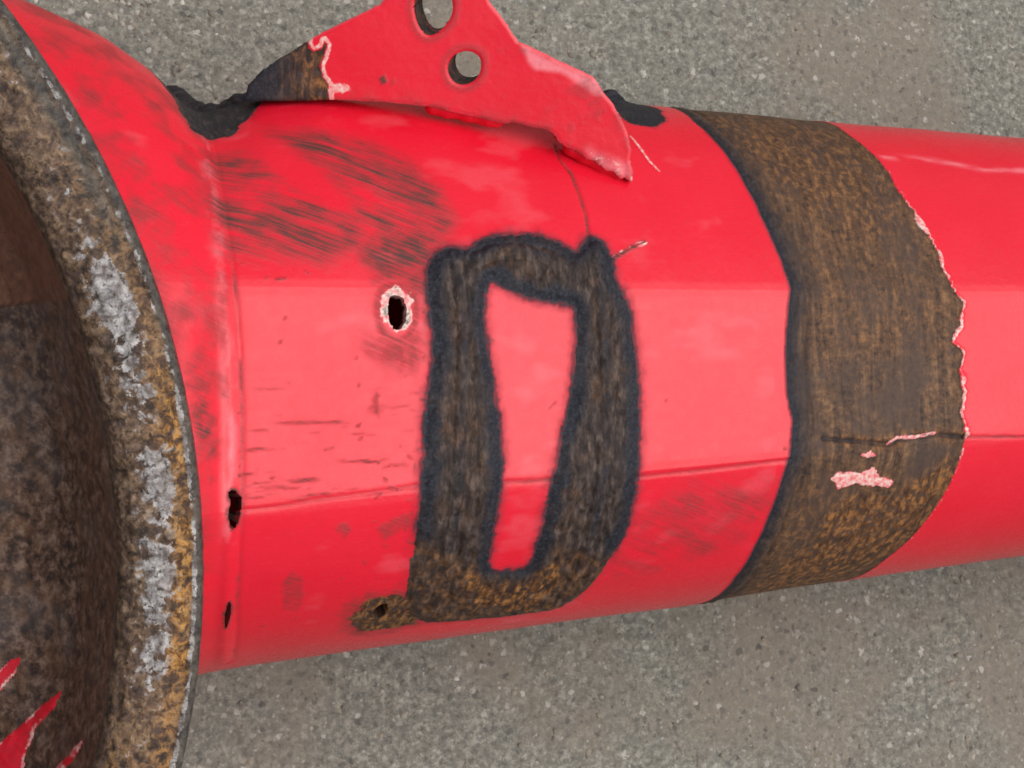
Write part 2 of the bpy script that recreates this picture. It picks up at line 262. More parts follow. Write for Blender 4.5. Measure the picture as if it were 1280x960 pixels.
def weathered_paint():
    g = G('weathered_red_paint'); P = g.attr('surf', True)
    bare, scorch, grime, chip, rust, brush = (g.attr(k) for k in ('bare', 'scorch', 'grime', 'chip', 'rust', 'brush')); fade_sheen = g.attr('fade_sheen')
    # paint
    big = g.noise(P, .035, 3.); mid = g.noise(P, .35, 5., .6)
    red = g.mix(g.math('MULTIPLY', big, .9), (.70, .004, .021), (.80, .015, .040))
    red = g.mix(g.math('MULTIPLY', g.ramp(mid, [(.55, 0.), (.8, 1.)]), .22), red, (.42, .012, .016))
    fine = g.noise(g.scale(P, (.5, 2.2, 1)), 1.1, 5., .65)
    hair = g.noise(g.scale(P, (.10, 1.9, 1)), 1.0, 4., .7, 2.2)
    red = g.mix(g.math('MULTIPLY', g.ramp(hair, [(.60, 0.), (.70, 1.)]), .16), red, (.84, .15, .18))
    dot = g.noise(P, 2.2, 3., .6)
    red = g.mix(g.math('MULTIPLY', g.ramp(dot, [(.68, 0.), (.74, 1.)]), .35), red, (.20, .012, .016))
    fl = g.math('MULTIPLY', g.ramp(fine, [(.61, 0.), (.72, 1.)]), .34)
    red = g.mix(fl, red, (.20, .01, .014))
    red = g.mix(g.math('MULTIPLY', fade_sheen, g.math('ADD', .45, g.math('MULTIPLY', g.noise(P, .9, 5., .7), .9)), clamp=True), red, (.88, .24, .28))  # pale pink: worn paint, plus highlights painted on crease and tube edge
    gn = g.noise(P, 1.4, 5., .65)
    rot = g.n('ShaderNodeMapping'); rot.inputs['Rotation'].default_value = (0, 0, R_(-24)); g.put(rot.inputs['Vector'], P)
    hatch = g.noise(g.scale(rot.outputs[0], (.07, 1.5, 1)), 1.0, 6., .72, .4)
    gf = g.math('MULTIPLY', grime, g.math('ADD', .30, g.math('ADD', g.math('MULTIPLY', gn, .5), g.ramp(hatch, [(.40, 0.), (.60, .75)]))), clamp=True)
    red = g.mix(gf, red, g.mix(gn, (.060, .014, .013), (.125, .055, .046)))
    # bare steel: dark mill colour with mottling, rust and brushing
    m1 = g.noise(g.scale(P, (1., .35, 1)), .55, 6., .66); m2 = g.noise(P, 2.6, 4., .7)
    steel = g.ramp(m1, [(.38, (.010, .006, .005)), (.46, (.030, .019, .015)), (.53, (.058, .038, .031)), (.63, (.130, .092, .076))])
    lo = g.noise(g.scale(P, (1., .55, 1)), .28, 4., .6, .3)
    steel = g.mix(g.math('MULTIPLY', g.ramp(lo, [(.42, 1.), (.52, 0.)]), .55), steel, (.034, .024, .024))
    steel = g.mix(g.math('MULTIPLY', g.ramp(lo, [(.52, 0.), (.62, 1.)]), .35), steel, (.105, .080, .072))
    steel = g.mix(g.math('MULTIPLY', g.ramp(m2, [(.60, 0.), (.74, 1.)]), .6), steel, (.020, .015, .015))
    steel = g.mix(g.math('MULTIPLY', g.ramp(m2, [(.28, 1.), (.38, 0.)]), .40), steel, (.17, .135, .12))
    st = g.noise(g.scale(P, (.42, .045, 1)), 1.0, 7., .60, .5); st2 = g.noise(g.scale(P, (1.5, .22, 1)), 1.0, 5., .7, 1.0)
    r0 = g.noise(g.scale(P, (1., .6, 1)), .075, 5., .6)
    lane = g.ramp(g.math('ADD', g.math('MULTIPLY', st, .42), g.math('ADD', g.math('MULTIPLY', st2, .10), g.math('MULTIPLY', g.noise(P, .42, 7., .74), .48))), [(.40, (.030, .018, .014)), (.46, (.076, .042, .027)), (.52, (.135, .072, .040)), (.60, (.25, .138, .072))])
    lane = g.mix(g.ramp(g.math('ADD', g.math('MULTIPLY', r0, .8), g.math('MULTIPLY', m1, .25)), [(.47, .85), (.56, 0.)]), lane, g.mix(g.noise(P, .6, 6., .72), (.030, .019, .017), (.135, .086, .066)))
    lane = g.mix(g.math('MULTIPLY', g.ramp(m2, [(.60, 0.), (.74, 1.)]), .5), lane, (.035, .026, .022))
    metal = g.mix(brush, steel, lane)
    rn = g.noise(g.scale(P, (.9, .45, 1)), .55, 5., .62, .4)
    rustc = g.ramp(rn, [(.38, (.045, .018, .009)), (.48, (.14, .056, .018)), (.60, (.38, .165, .052))])
    rf = g.math('MULTIPLY', rust, g.ramp(g.noise(P, .42, 5., .7), [(.40, .1), (.56, 1.)]), clamp=True)
    metal = g.mix(rf, metal, rustc)
    # edges: burnt paint, then chips
    bf = g.ramp(g.math('ADD', bare, g.math('MULTIPLY', g.math('SUBTRACT', g.noise(P, 1.7, 5., .7), .5), .7)), [(.38, 0.), (.58, 1.)])
    bf = g.math('MULTIPLY', bf, g.math('GREATER_THAN', bare, .004))
    col = g.mix(bf, red, metal)
    sn = g.noise(P, 1.1, 6., .7)
    sf = g.math('MULTIPLY', scorch, g.math('ADD', .62, g.math('MULTIPLY', sn, .72)), clamp=True)
    col = g.mix(sf, col, g.ramp(sn, [(.36, (.006, .006, .009)), (.50, (.013, .016, .026)), (.64, (.040, .043, .056))]))
    cf = g.ramp(g.math('ADD', chip, g.math('MULTIPLY', g.math('SUBTRACT', g.noise(P, .8, 5., .66), .5), 1.3)), [(.36, 0.), (.66, 1.)])
    cf = g.math('MULTIPLY', cf, g.math('GREATER_THAN', chip, .01))
    col = g.mix(cf, col, g.ramp(g.noise(P, .75, 4., .6), [(.34, (.74, .12, .14)), (.5, (.80, .36, .34)), (.64, (.80, .64, .58))]))
    col = g.mix(g.math('MULTIPLY', g.math('SUBTRACT', chip, 1.0), 2.2, clamp=True), col, g.ramp(g.noise(P, 1.2, 5., .7), [(.40, (.055, .035, .028)), (.49, (.28, .215, .175)), (.58, (.62, .56, .49))]))
    g.put(g.b.inputs['Base Color'], col)
    dull = g.math('MAXIMUM', g.math('MAXIMUM', bf, sf), g.math('MULTIPLY', gf, .8))
    rough = g.math('ADD', g.math('ADD', .17, g.math('MULTIPLY', mid, .22)), g.math('MULTIPLY', dull, .34))
    g.put(g.b.inputs['Roughness'], rough)
    g.b.inputs['Specular IOR Level'].default_value = .34
    g.put(g.b.inputs['Metallic'], g.math('MULTIPLY', bf, .25))
    b = g.bump(g.noise(P, .5, 3.), .10, .0006); b = g.bump(g.noise(P, 1.6, 3.), .06, .0003, b)
    hm = g.math('MULTIPLY', g.math('ADD', m1, g.math('MULTIPLY', m2, .5)), dull)
    b = g.bump(hm, .55, .0007, b)
    b = g.bump(g.math('MULTIPLY', st2, brush), .22, .0004, b)
    b = g.bump(g.math('ADD', g.math('MULTIPLY', gf, -1.), g.math('MULTIPLY', cf, .6)), .25, .0003, b)
    g.put(g.b.inputs['Normal'], b)
    return g.m

def ring_rust():
    g = G('rusted_cast_ring'); P = g.attr('surf', True); pale, rust, dark, grey = (g.attr(k) for k in ('pale', 'rust', 'dark', 'grey'))
    n1 = g.noise(P, .16, 6., .7, .4); n2 = g.noise(P, .34, 6., .66, .5); n3 = g.noise(P, .32, 5., .65, .6)
    base = g.ramp(g.math('ADD', g.math('MULTIPLY', n1, .35), g.math('MULTIPLY', n2, .65)), [(.40, (.020, .011, .007)), (.47, (.085, .046, .024)), (.53, (.175, .105, .058)), (.61, (.33, .225, .145))])
    base = g.mix(g.math('MULTIPLY', g.ramp(n3, [(.45, 0.), (.6, 1.)]), .5), base, (.14, .090, .078))
    rc = g.ramp(n2, [(.41, (.060, .024, .008)), (.48, (.25, .105, .018)), (.57, (.52, .25, .050))])
    base = g.mix(g.math('MULTIPLY', rust, g.ramp(n3, [(.40, .1), (.54, 1.)])), base, rc)
    gs = g.ramp(n2, [(.35, (.022, .021, .019)), (.6, (.075, .071, .063)), (.75, (.16, .15, .135))])
    base = g.mix(g.math('MULTIPLY', grey, .92), base, gs)
    pf = g.ramp(g.math('ADD', g.math('MULTIPLY', pale, .40), g.math('ADD', g.math('MULTIPLY', n3, .7), g.math('MULTIPLY', n2, .9))), [(.96, 0.), (1.12, .85)])
    pf = g.math('MULTIPLY', pf, g.math('GREATER_THAN', pale, .02))
    base = g.mix(pf, base, g.ramp(g.noise(P, .38, 5., .66, .5), [(.36, (.10, .085, .080)), (.46, (.22, .205, .205)), (.57, (.40, .39, .395)), (.7, (.66, .64, .62))]))
    base = g.mix(g.math('MULTIPLY', g.ramp(g.noise(P, .6, 5., .7), [(.54, 0.), (.62, 1.)]), .85), base, (.024, .015, .009))
    base = g.mix(dark, base, g.mix(n2, (.018, .012, .009), (.05, .035, .026)))
    g.put(g.b.inputs['Base Color'], base)
    g.put(g.b.inputs['Metallic'], g.math('MULTIPLY', pf, .25))
    g.put(g.b.inputs['Roughness'], g.math('SUBTRACT', .62, g.math('MULTIPLY', g.math('MAXIMUM', pf, g.math('MULTIPLY', grey, .8)), .28)))
    b = g.bump(n1, .5, .002); b = g.bump(n2, .8, .0012, b)
    g.put(g.b.inputs['Normal'], b)
    return g.m

def bowl_rust():
    g = G('rusted_bowl_inside'); P = g.attr('surf', True)
    n1 = g.noise(P, .04, 5., .6); n2 = g.noise(P, .30, 7., .72); n3 = g.noise(P, .12, 5., .65, .4)
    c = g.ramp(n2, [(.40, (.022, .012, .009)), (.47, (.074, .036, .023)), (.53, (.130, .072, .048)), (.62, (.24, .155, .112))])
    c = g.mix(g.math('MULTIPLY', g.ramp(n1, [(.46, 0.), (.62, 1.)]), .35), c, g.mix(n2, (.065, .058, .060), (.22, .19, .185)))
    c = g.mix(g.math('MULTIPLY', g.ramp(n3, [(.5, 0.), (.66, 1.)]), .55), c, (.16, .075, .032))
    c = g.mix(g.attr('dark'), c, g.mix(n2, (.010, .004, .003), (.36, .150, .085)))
    g.put(g.b.inputs['Base Color'], c); g.b.inputs['Roughness'].default_value = .68
    b = g.bump(n2, .6, .0012); g.put(g.b.inputs['Normal'], b)
    return g.m

def concrete():
    g = G('weathered_concrete')
    tc = g.n('ShaderNodeTexCoord').outputs['Object']
    big = g.noise(tc, 11., 4., .6); mid = g.noise(tc, 60., 5., .65); fin = g.noise(tc, 330., 7., .80); sand = g.noise(tc, 1700., 3., .7)
    c = g.ramp(fin, [(.36, (.060, .058, .049)), (.46, (.155, .151, .128)), (.53, (.225, .218, .184)), (.64, (.42, .405, .345))])
    c = g.mix(g.math('MULTIPLY', g.ramp(sand, [(.35, 0.), (.65, 1.)]), .22), c, (.245, .237, .202))
    c = g.mix(g.math('MULTIPLY', g.ramp(mid, [(.35, 0.), (.65, 1.)]), .30), c, (.125, .124, .112))
    c = g.mix(g.math('MULTIPLY', g.ramp(big, [(.45, 0.), (.58, 1.)]), .70), c, (.215, .178, .138))
    hgt = None
    for sc_, cut, amt, seed in ((330., .42, .65, 0.), (230., .34, .70, 3.7), (620., .42, .50, 9.1)):
        ad = g.n('ShaderNodeVectorMath', operation='ADD'); g.put(ad.inputs[0], tc); ad.inputs[1].default_value = (seed, seed*.7, seed*.3)
        wob = g.n('ShaderNodeVectorMath', operation='MULTIPLY_ADD'); nz = g.n('ShaderNodeTexNoise'); nz.inputs['Scale'].default_value = sc_*1.6
        g.put(nz.inputs['Vector'], tc); g.put(wob.inputs[0], nz.outputs['Color']); wob.inputs[1].default_value = (.9/sc_,)*3; g.put(wob.inputs[2], ad.outputs[0])
        v = g.voro(wob.outputs[0], sc_)
        inside = g.ramp(v.outputs['Distance'], [(cut*.7, 1.), (cut, 0.)])
        sep = g.n('ShaderNodeSeparateColor'); g.put(sep.inputs[0], v.outputs['Color'])
        tone = g.ramp(sep.outputs[0], [(0., (.06, .057, .052)), (.22, (.12, .115, .102)), (.5, (.19, .182, .158)), (.72, (.25, .228, .185)), (.9, (.34, .325, .285)), (.985, (.50, .48, .43))])
        show = g.math('MULTIPLY', g.math('MULTIPLY', inside, g.ramp(sep.outputs[1], [(.40, 0.), (.48, 1.)])), amt)
        c = g.mix(show, c, tone)
        h_ = g.math('MULTIPLY', show, g.math('SUBTRACT', sep.outputs[2], .3))
        hgt = h_ if hgt is None else g.math('ADD', hgt, h_)
    pit = g.ramp(g.noise(tc, 240., 4., .7), [(.66, 0.), (.76, 1.)])
    c = g.mix(g.math('MULTIPLY', pit, .35), c, (.07, .066, .058))
    c = g.mix(g.math('MULTIPLY', g.attr('crack'), .75), c, (.09, .082, .07))
    g.put(g.b.inputs['Base Color'], c); g.b.inputs['Roughness'].default_value = .85
    b = g.bump(hgt, .4, .0007); b = g.bump(fin, .5, .0008, b); b = g.bump(pit, -.2, .0004, b)
    g.put(g.b.inputs['Normal'], b)
    return g.m
def grit_mat():
    g = G('loose_grit'); t = g.attr('tone')
    c = g.ramp(t, [(0., (.07, .063, .054)), (.35, (.19, .172, .14)), (.6, (.29, .25, .19)), (.82, (.42, .39, .33)), (1., (.68, .65, .58))])
    tc = g.n('ShaderNodeTexCoord').outputs['Object']
    c = g.mix(g.math('MULTIPLY', g.noise(tc, 1200., 4.), .5), c, (.14, .125, .10))
    g.put(g.b.inputs['Base Color'], c); g.b.inputs['Roughness'].default_value = .75
    return g.m
M_PAINT, M_RING, M_BOWL, M_GROUND, M_GRIT = weathered_paint(), ring_rust(), bowl_rust(), concrete(), grit_mat()

# ------------------------------------------------------------------ mesh helpers
def link(o, parent=None):
    sc.collection.objects.link(o)
    if parent: o.parent = parent
    return o
def mesh_obj(name, P, faces, mat, parent=None, attrs=None, surfc=None, normals=None):
    """P in metres; faces (k,4) int array or list; unused vertices are dropped"""
    F = np.asarray(faces, np.int64); used = np.unique(F); remap = np.zeros(len(P), np.int64); remap[used] = np.arange(len(used)); F = remap[F]
    if normals is not None:                                            # wind the faces the way the given normals point
        Q = P[used][F[:2000]]; fn_ = np.cross(Q[:,1]-Q[:,0], Q[:,2]-Q[:,0]); 
        if (fn_*normals[used][F[:2000,0]]).sum() < 0: F = F[:, ::-1]
    me = bpy.data.meshes.new(name); me.vertices.add(len(used)); me.vertices.foreach_set('co', P[used].astype(np.float32).ravel())
    k = F.shape[1]; me.loops.add(F.size); me.loops.foreach_set('vertex_index', F.astype(np.int32).ravel())
    me.polygons.add(len(F)); me.polygons.foreach_set('loop_start', np.arange(0, F.size, k, dtype=np.int32))
    me.polygons.foreach_set('use_smooth', np.ones(len(F), bool)); me.update(calc_edges=True)
    for n, d in (attrs or {}).items():
        at = me.attributes.new(n, 'FLOAT', 'POINT'); d = np.broadcast_to(d, (len(P),)) if np.ndim(d) == 0 else d
        at.data.foreach_set('value', np.ascontiguousarray(d[used], np.float32))
    if surfc is not None:
        at = me.attributes.new('surf', 'FLOAT_VECTOR', 'POINT'); at.data.foreach_set('vector', np.ascontiguousarray(surfc[used], np.float32).ravel())
    if normals is not None: me.normals_split_custom_set_from_vertices(normals[used].astype(np.float32))
    me.materials.append(mat); me.validate()
    return link(bpy.data.objects.new(name, me), parent)
def grid_faces(nx, ny):
    i = np.arange(nx*ny).reshape(nx, ny)
    return np.stack([i[:-1,:-1], i[1:,:-1], i[1:,1:], i[:-1,1:]], -1).reshape(-1, 4)
def grid_normals(P3):
    du = np.gradient(P3, axis=0); dv = np.gradient(P3, axis=1); n = np.cross(du, dv)
    return n/(np.linalg.norm(n, axis=-1, keepdims=True)+1e-12)
def snap(A, S, fn, tol):
    """pull grid points near the zero line of fn onto it"""
    d = fn(A, S); m = np.abs(d) < tol
    a, s = A[m], S[m]; e = .03
    ga = (fn(a+e, s)-fn(a-e, s))/(2*e); gs = (fn(a, s+e)-fn(a, s-e))/(2*e); q = ga**2+gs**2+1e-6
    A[m] = a-d[m]*ga/q; S[m] = s-d[m]*gs/q
def boundary(F):
    E = np.concatenate([F[:, [0,1]], F[:, [1,2]], F[:, [2,3]], F[:, [3,0]]]); key = np.sort(E, 1)
    _, idx, cnt = np.unique(key[:,0]*10**8+key[:,1], return_index=True, return_counts=True)
    return E[idx[cnt == 1]]
def tag(o, label, cat=None, group=None, kind=None):
    o['label'] = label
    if cat: o['category'] = cat
    if group: o['group'] = group
    if kind: o['kind'] = kind

# ------------------------------------------------------------------ ground
def build_ground():
    core = np.arange(-.26, .36, .0013); cy = np.arange(-.24, .26, .0013)
    far = np.array([.6, 1, 2, 5, 12, 30.])
    X = np.r_[-far[::-1], core, far]; Y = np.r_[-far[::-1], cy, far]
    x, y = np.meshgrid(X, Y, indexing='ij'); mm = 1000
    z = .0011*fbm(x*mm, y*mm, 26, 5, 4)+.0006*fbm(x*mm, y*mm, 4.2, 8, 3)+.0003*fbm(x*mm, y*mm, 1.8, 21, 2)
    crack = np.zeros(x.shape)
    rng = np.random.default_rng(4)
    for (x0, y0, ang, L) in CRACKS:
        pts = [(x0, y0)]; a = ang
        for k in range(int(L/4)):
            a = ang+rng.normal(0, .55); pts.append((pts[-1][0]+4*math.cos(a), pts[-1][1]+4*math.sin(a)))
        d = sdf_line(x*mm, y*mm, pts, 6.); crack = np.maximum(crack, (1-sst(.1, .7, d))*np.clip(.6+2*fbm(x*mm, y*mm, 9, 31, 2), 0, 1)); z = z-.0004*(1-sst(.2, 1.2, d))
    P = np.stack([x, y, z], -1).reshape(-1, 3)
    o = mesh_obj('ground', P, grid_faces(len(X), len(Y)), M_GROUND, attrs={'crack': crack.ravel()})
    tag(o, 'weathered grey concrete ground with exposed aggregate and fine cracks', 'ground', kind='structure')
    # loose and half-buried grains
    rng = np.random.default_rng(11); N = 5200
    gx = rng.uniform(-.24, .34, N); gy = rng.uniform(-.22, .24, N); r = .0003+.0014*rng.power(.32, N)
    tone = np.clip(.15+.6*rng.beta(1.8, 2.0, N), 0, 1); big = rng.random(N) < .028; tone[big] = rng.uniform(.7, .95, big.sum()); r[big] = rng.uniform(.0005, .0012, big.sum())
    for (px_, py_, n_, sp) in CRUMBS:
        k = rng.integers(0, N, n_); gx[k] = rng.normal(px_, sp, n_); gy[k] = rng.normal(py_, sp*.5, n_); tone[k] = rng.uniform(.6, 1, n_); r[k] = rng.uniform(.0005, .0013, n_)
    ph_ = (1+5**.5)/2
    ico = np.array([(-1,ph_,0),(1,ph_,0),(-1,-ph_,0),(1,-ph_,0),(0,-1,ph_),(0,1,ph_),(0,-1,-ph_),(0,1,-ph_),(ph_,0,-1),(ph_,0,1),(-ph_,0,-1),(-ph_,0,1)])/1.9
    tri = np.array([(0,11,5),(0,5,1),(0,1,7),(0,7,10),(0,10,11),(1,5,9),(5,11,4),(11,10,2),(10,7,6),(7,1,8),(3,9,4),(3,4,2),(3,2,6),(3,6,8),(3,8,9),(4,9,5),(2,4,11),(6,2,10),(8,6,7),(9,8,1)])
    V = ico[None]*(r[:,None,None])*rng.uniform(.65, 1.3, (N, 12, 1)); V[...,2] *= .6
    th = rng.uniform(0, 6.28, N); c, s = np.cos(th)[:,None], np.sin(th)[:,None]; st = rng.uniform(1, 1.7, N)[:,None]
    vx, vy = V[...,0]*st, V[...,1]; V[...,0], V[...,1] = vx*c-vy*s, vx*s+vy*c
    zz = .0011*fbm(gx*mm, gy*mm, 26, 5, 4)+.0006*fbm(gx*mm, gy*mm, 4.2, 8, 3)+.0003*fbm(gx*mm, gy*mm, 1.8, 21, 2)
    V += np.stack([gx, gy, zz-.28*r], -1)[:,None,:]
    F = (tri[None]+12*np.arange(N)[:,None,None]).reshape(-1, 3)
    o = mesh_obj('ground_grit', V.reshape(-1, 3), F, M_GRIT, attrs={'tone': np.repeat(tone, 12)})
    tag(o, 'pale and dark grains of grit bedded in the concrete', 'grit', kind='stuff')
CRACKS = [(120, -70, -1.2, 60), (170, -90, -.9, 50), (40, -80, -1.9, 50), (-80, -85, -1.3, 60), (235, 170, -1.2, 50), (140, 150, .6, 60)]
CRUMBS = [(-.118, .148, 34, .009), (-.10, .146, 24, .012)]
build_ground()

# ------------------------------------------------------------------ the axle housing
axle = bpy.data.objects.new('axle_housing', None); link(axle); axle.matrix_world = AX; axle.empty_display_size = .05
tag(axle, 'red painted steel axle housing with welded dark patches and rusty banjo ring', 'axle housing')

def build_shell():
    A, S = np.meshgrid(A_, S_, indexing='ij'); A = A.copy(); S = S.copy()
    wob = lambda a, s: .5*fbm(a, s, 2.2, 40, 3)
    holes = [lambda a, s, k=k, w_=w_: sdf_poly(a, s, TR[k], 6.)+w_*fbm(a, s, 1.2, 51, 2) for k, w_ in (('hole_a', .3), ('hole_b', .6), ('hole_c', .5), ('hole_d', .5))]
    for h in holes: snap(A, S, h, STEP*.55)
    hd = np.min([h(A, S) for h in holes], axis=0)
    sh = A.shape; a, v, n = (sum(w_*q_ for w_, q_ in zip((.25, .5, .25), c)) for c in zip(*(surf(A.ravel(), S.ravel()+k) for k in (-2.2, 0, 2.2))))
    P = np.stack([a.reshape(sh), v.reshape(sh), n.reshape(sh)], -1); N = grid_normals(P)
    if N[sh[0]//2, np.searchsorted(S_, 20), 2] < 0: N = -N
    front = (S > SEG[1]-4) & (S < SEG[4]+4)
    def poly(k, pad=12., amp=0., sc_=3., seed=60):
        d = sdf_poly(A, S, TR[k], pad)
        return d+amp*2*fbm(A, S, sc_, seed, 4) if amp else d
    # --- the welded rectangle
    do = poly('frame_out', 9., .8, 1.8, 61)+.3*fbm(A, S, 1.0, 163, 2); di = poly('frame_in', 9., .8, 1.8, 62)+.3*fbm(A, S, 1.0, 164, 2)
    fd = np.maximum(do, -di)
    bare = 1-sst(-.8, .5, fd)
    edge = sst(-5.6, -2.2, fd+2.8*fbm(A, S, 5, 118, 3))*(1-sst(.4, 1.6, fd)); low = 1-sst(-3, 3, poly('frame_low', 12., 1.5, 5., 63))
    scorch = edge*(1-.8*low)*(.95+.6*fbm(A, S, 7, 64, 3))
    halo = np.clip(1-sst(-.4, 3.4, fd+1.4*fbm(A, S, 3, 119, 3)), 0, 1)*(fd > 0)*.6*(1-.7*low)
    rust = low*.42*(fd < .6)+(1-sst(-1.5, 2, poly('frame_orange', 9., 1.2, 3., 65)))*.6*(fd < .5)+.18*np.clip(fbm(A, S, 9, 66, 3)+.1, 0, 1)*(fd < 0)*3
    lump = fbm(A, S, 2.0, 67, 4)
    h = (.9+1.3*fbm(A, S, 3.6, 162, 3)+.7*lump)*sst(0, -3.2, fd)
    for k in ('ridge_l', 'ridge_r', 'ridge_t'):
        d0 = sdf_line(A, S, TR[k], 6.)+.9*fbm(A, S, 3, 160, 3); scorch = np.maximum(scorch, (fd < -1)*np.exp(-((d0)/.9)**2)*np.clip(.35+1.6*fbm(A, S, 5, 161, 2), 0, .75)*(1-low))
        d = sdf_line(A, S, TR[k], 6.)+.35*fbm(A, S, 2, 68, 2); h += (.55*np.exp(-(d/1.5)**2)*(.8+.9*fbm(A, S, 1.6, 69, 2))-.4*np.exp(-((d-2.3)/.6)**2))*(fd < -.5)
    # --- the bare band round the tube
    L = np.array(TR['band_l']); Rr = np.array(TR['band_r']); o1 = np.argsort(L[:,1]); o2 = np.argsort(Rr[:,1])
    okl = (L[o1,1] > -70) & (L[o1,1] < 112); okr = (Rr[o2,1] > -70) & (Rr[o2,1] < 100)
    al = np.interp(S, L[o1,1][okl], L[o1,0][okl]); ar = np.interp(S, Rr[o2,1][okr], Rr[o2,0][okr])
    al = al+.6*fbm(A, S, 5, 70, 3); jag = sst(-60, -20, S)*(1-sst(45, 75, S))
    ar = ar+(.5+3.2*jag)*fbm(S, S*0+3, 4.0, 71, 4)+.5*jag*fbm(A, S, 1.5, 72, 2)
    bd = np.maximum(al-A, A-ar)
    pink = np.minimum(poly('band_pink', 5., .8, 1.8, 73), poly('band_dot', 5., .6, 1.5, 74))
    pinkline = sdf_line(A, S, TR['band_seam_pink'], 5.)+.3*fbm(A, S, 2, 75, 2)
    island = np.minimum(pink, pinkline-.55)
    bband = 1-sst(-.25, .2, np.maximum(bd, -island))
    lead = np.exp(-(np.clip(A-al+1.5*fbm(A, S, 6, 168, 2), 0, 99)/5.0)**1.5)*(A > al-.2)*(bd < .3)                 # scorched leading edge
    scl = np.clip(lead*(.75+.8*fbm(A, S, 4, 76, 3)), 0, 1)+.85*np.exp(-((A-al)/.8)**2)*(bd < 1.5)*(S > -60)
    bulge = sst(4, 14, S)*(1-sst(44, 60, S)); scl = np.maximum(scl, bulge*np.exp(-(np.clip(A-al-1.2, 0, 9)/2.0)**2)*(A > al-.8)*.85*(bd < .6))
    brush = (bd < .5)*np.clip(1-.8*lead, 0, 1)
    mid = 1-sst(-3, 5, poly('band_mid', 12., 2., 6., 77))
    ochre = 1-sst(-2.5, 2.5, poly('band_ochre', 12., 2.5, 4., 165)); topb = 1-sst(-4, 5, poly('band_top', 12., 2.5, 6., 166))
    rustb = (bd < .4)*np.clip(.25*(1-mid)+.8*ochre+.28*topb+.2*sst(55, 75, S)+.6*np.exp(-((sdf_line(A, S, TR['band_seam'], 8.)-1.)/1.6)**2)*(fbm(A, S, 5, 167, 2) > -.05), 0, 1)*(1-lead)
    seamd = sdf_line(A, S, TR['band_seam'], 5.)+.5*fbm(A, S, 3, 78, 3)
    dseam = np.exp(-(seamd/.7)**2)
    h = h-.32*sst(.15, -.35, bd)+.9*np.exp(-((A-al-3.2)/1.6)**2)*(bd < .5)*(.5+lump)-.5*np.exp(-((A-al-6.0)/.9)**2)*(bd < .5)-.9*dseam*(bd < 0)
    h += .22*np.clip(1-sst(-.2, .2, island), 0, 1)
    # curled paint lip along the torn right edge
    lipw = .30+2.6*np.clip(fbm(S, S*0, 6, 117, 4)+.04, 0, 1); lip = np.exp(-((A-ar-lipw*.8)/lipw)**2)*jag; chip = np.clip(lip*(.95+2.4*fbm(A, S, 2.6, 79, 3)), 0, 1)
    h += .40*lip
    chip = np.maximum(chip, .7*np.exp(-((island+.3)/.5)**2)*(bd < 0)); chip = np.maximum(chip, 1.0*(1-sst(-.7, .1, pink)))
    chip = np.maximum(chip, .4*np.exp(-((A-ar-.4)/.4)**2)*(1-jag)*(S > 40)*(S < 110))
    # --- pressing seam at the foot of the flat, with the fold below it
    grime = np.zeros(sh)
    for k, w_, dp, gr in (('seam_l', .55, .35, .30), ('seam_m', .55, .4, .6), ('seam_r', .55, .35, .45), ('seam_far', .45, .35, .85), ('crack', .45, .5, .95)):
        d = sdf_line(A, S, TR[k], 5.)+.25*fbm(A, S, 4, 80, 2); gsn = np.exp(-(d/w_)**2); h -= dp*gsn; grime = np.maximum(grime, gr*gsn*(.8+.8*fbm(A, S, 6, 81, 2)))
    grime = np.maximum(grime, .95*dseam*(bd < 0))
    d = sdf_line(A, S, TR['seam_l'][-2:]+TR['frame_out'][-6:-5], 4.); grime = np.maximum(grime, .9*np.exp(-(sdf_line(A, S, TR['seam_l'][-2:], 4.)/.7)**2)*sst(-44, -40, A))
    # --- scuffs: dark streaks running down to the right
    cs, sn = math.cos(R_(24)), math.sin(R_(24)); ua = A*cs+S*sn; us = -A*sn+S*cs
    streak = fbm(ua*.055, us+1.5*fbm(A, S, 20, 171, 2), 1.1, 82, 4)+.7*fbm(ua*.12, us*2.2, 1.3, 83, 3)+.9*fbm(ua*.3, us, 6, 172, 3)
    wash = fbm(A, S, 9, 84, 4)
    zone = np.maximum(1-sst(-3, 6, poly('scuff_a', 12., 2., 6., 85)), 1-sst(-3, 6, poly('scuff_b', 12., 2., 6., 86)))*sst(-2.5, 1.5, poly('clean', 12., 1., 4., 87))
    sc_f = zone*np.clip(.56+1.1*wash+1.1*streak, 0, .95)
    grime = np.maximum(grime, sc_f)
    grime = np.maximum(grime, (1-sst(-4, 3, poly('grime_a', 12., 2., 4., 88)))*np.clip(.75+1.1*fbm(A, S, 4, 89, 4), 0, .95))
    grime = np.maximum(grime, (1-sst(-3, 2.5, poly('grime_b', 12., 2., 4., 90)))*np.clip(.45+.9*fbm(A, S, 4, 91, 4), 0, .65))
    grime = np.maximum(grime, (1-sst(-5, 5, poly('smear', 12., 3., 6., 92)))*np.clip(.20+.7*fbm(ua*.1, S-A*.6, 1.6, 93, 4)+.8*wash, 0, .5))
    for k, q in (('nick', .95), ('spot_a', .45), ('spot_b', .7), ('spot_c', .55)):
        grime = np.maximum(grime, q*(1-sst(-.8, .8, poly(k, 6., .8, 2., 94)))*(.75+.9*fbm(A, S, 2, 95, 3)))
    hz = (A > -97) & (A < -38) & (S > 14) & (S < 52)                              # fine horizontal scratches left of the weld
    scr = fbm(A*.16, S*1.5, 1.6, 96, 4); grime = np.maximum(grime, np.where(hz, np.clip((scr-.11)*4.5, 0, .7)*np.clip(.8+1.6*fbm(A, S, 8, 174, 2), 0, 1.2)*sst(14, 34, S)*sst(52, 48, S), 0))
    rng = np.random.default_rng(5)
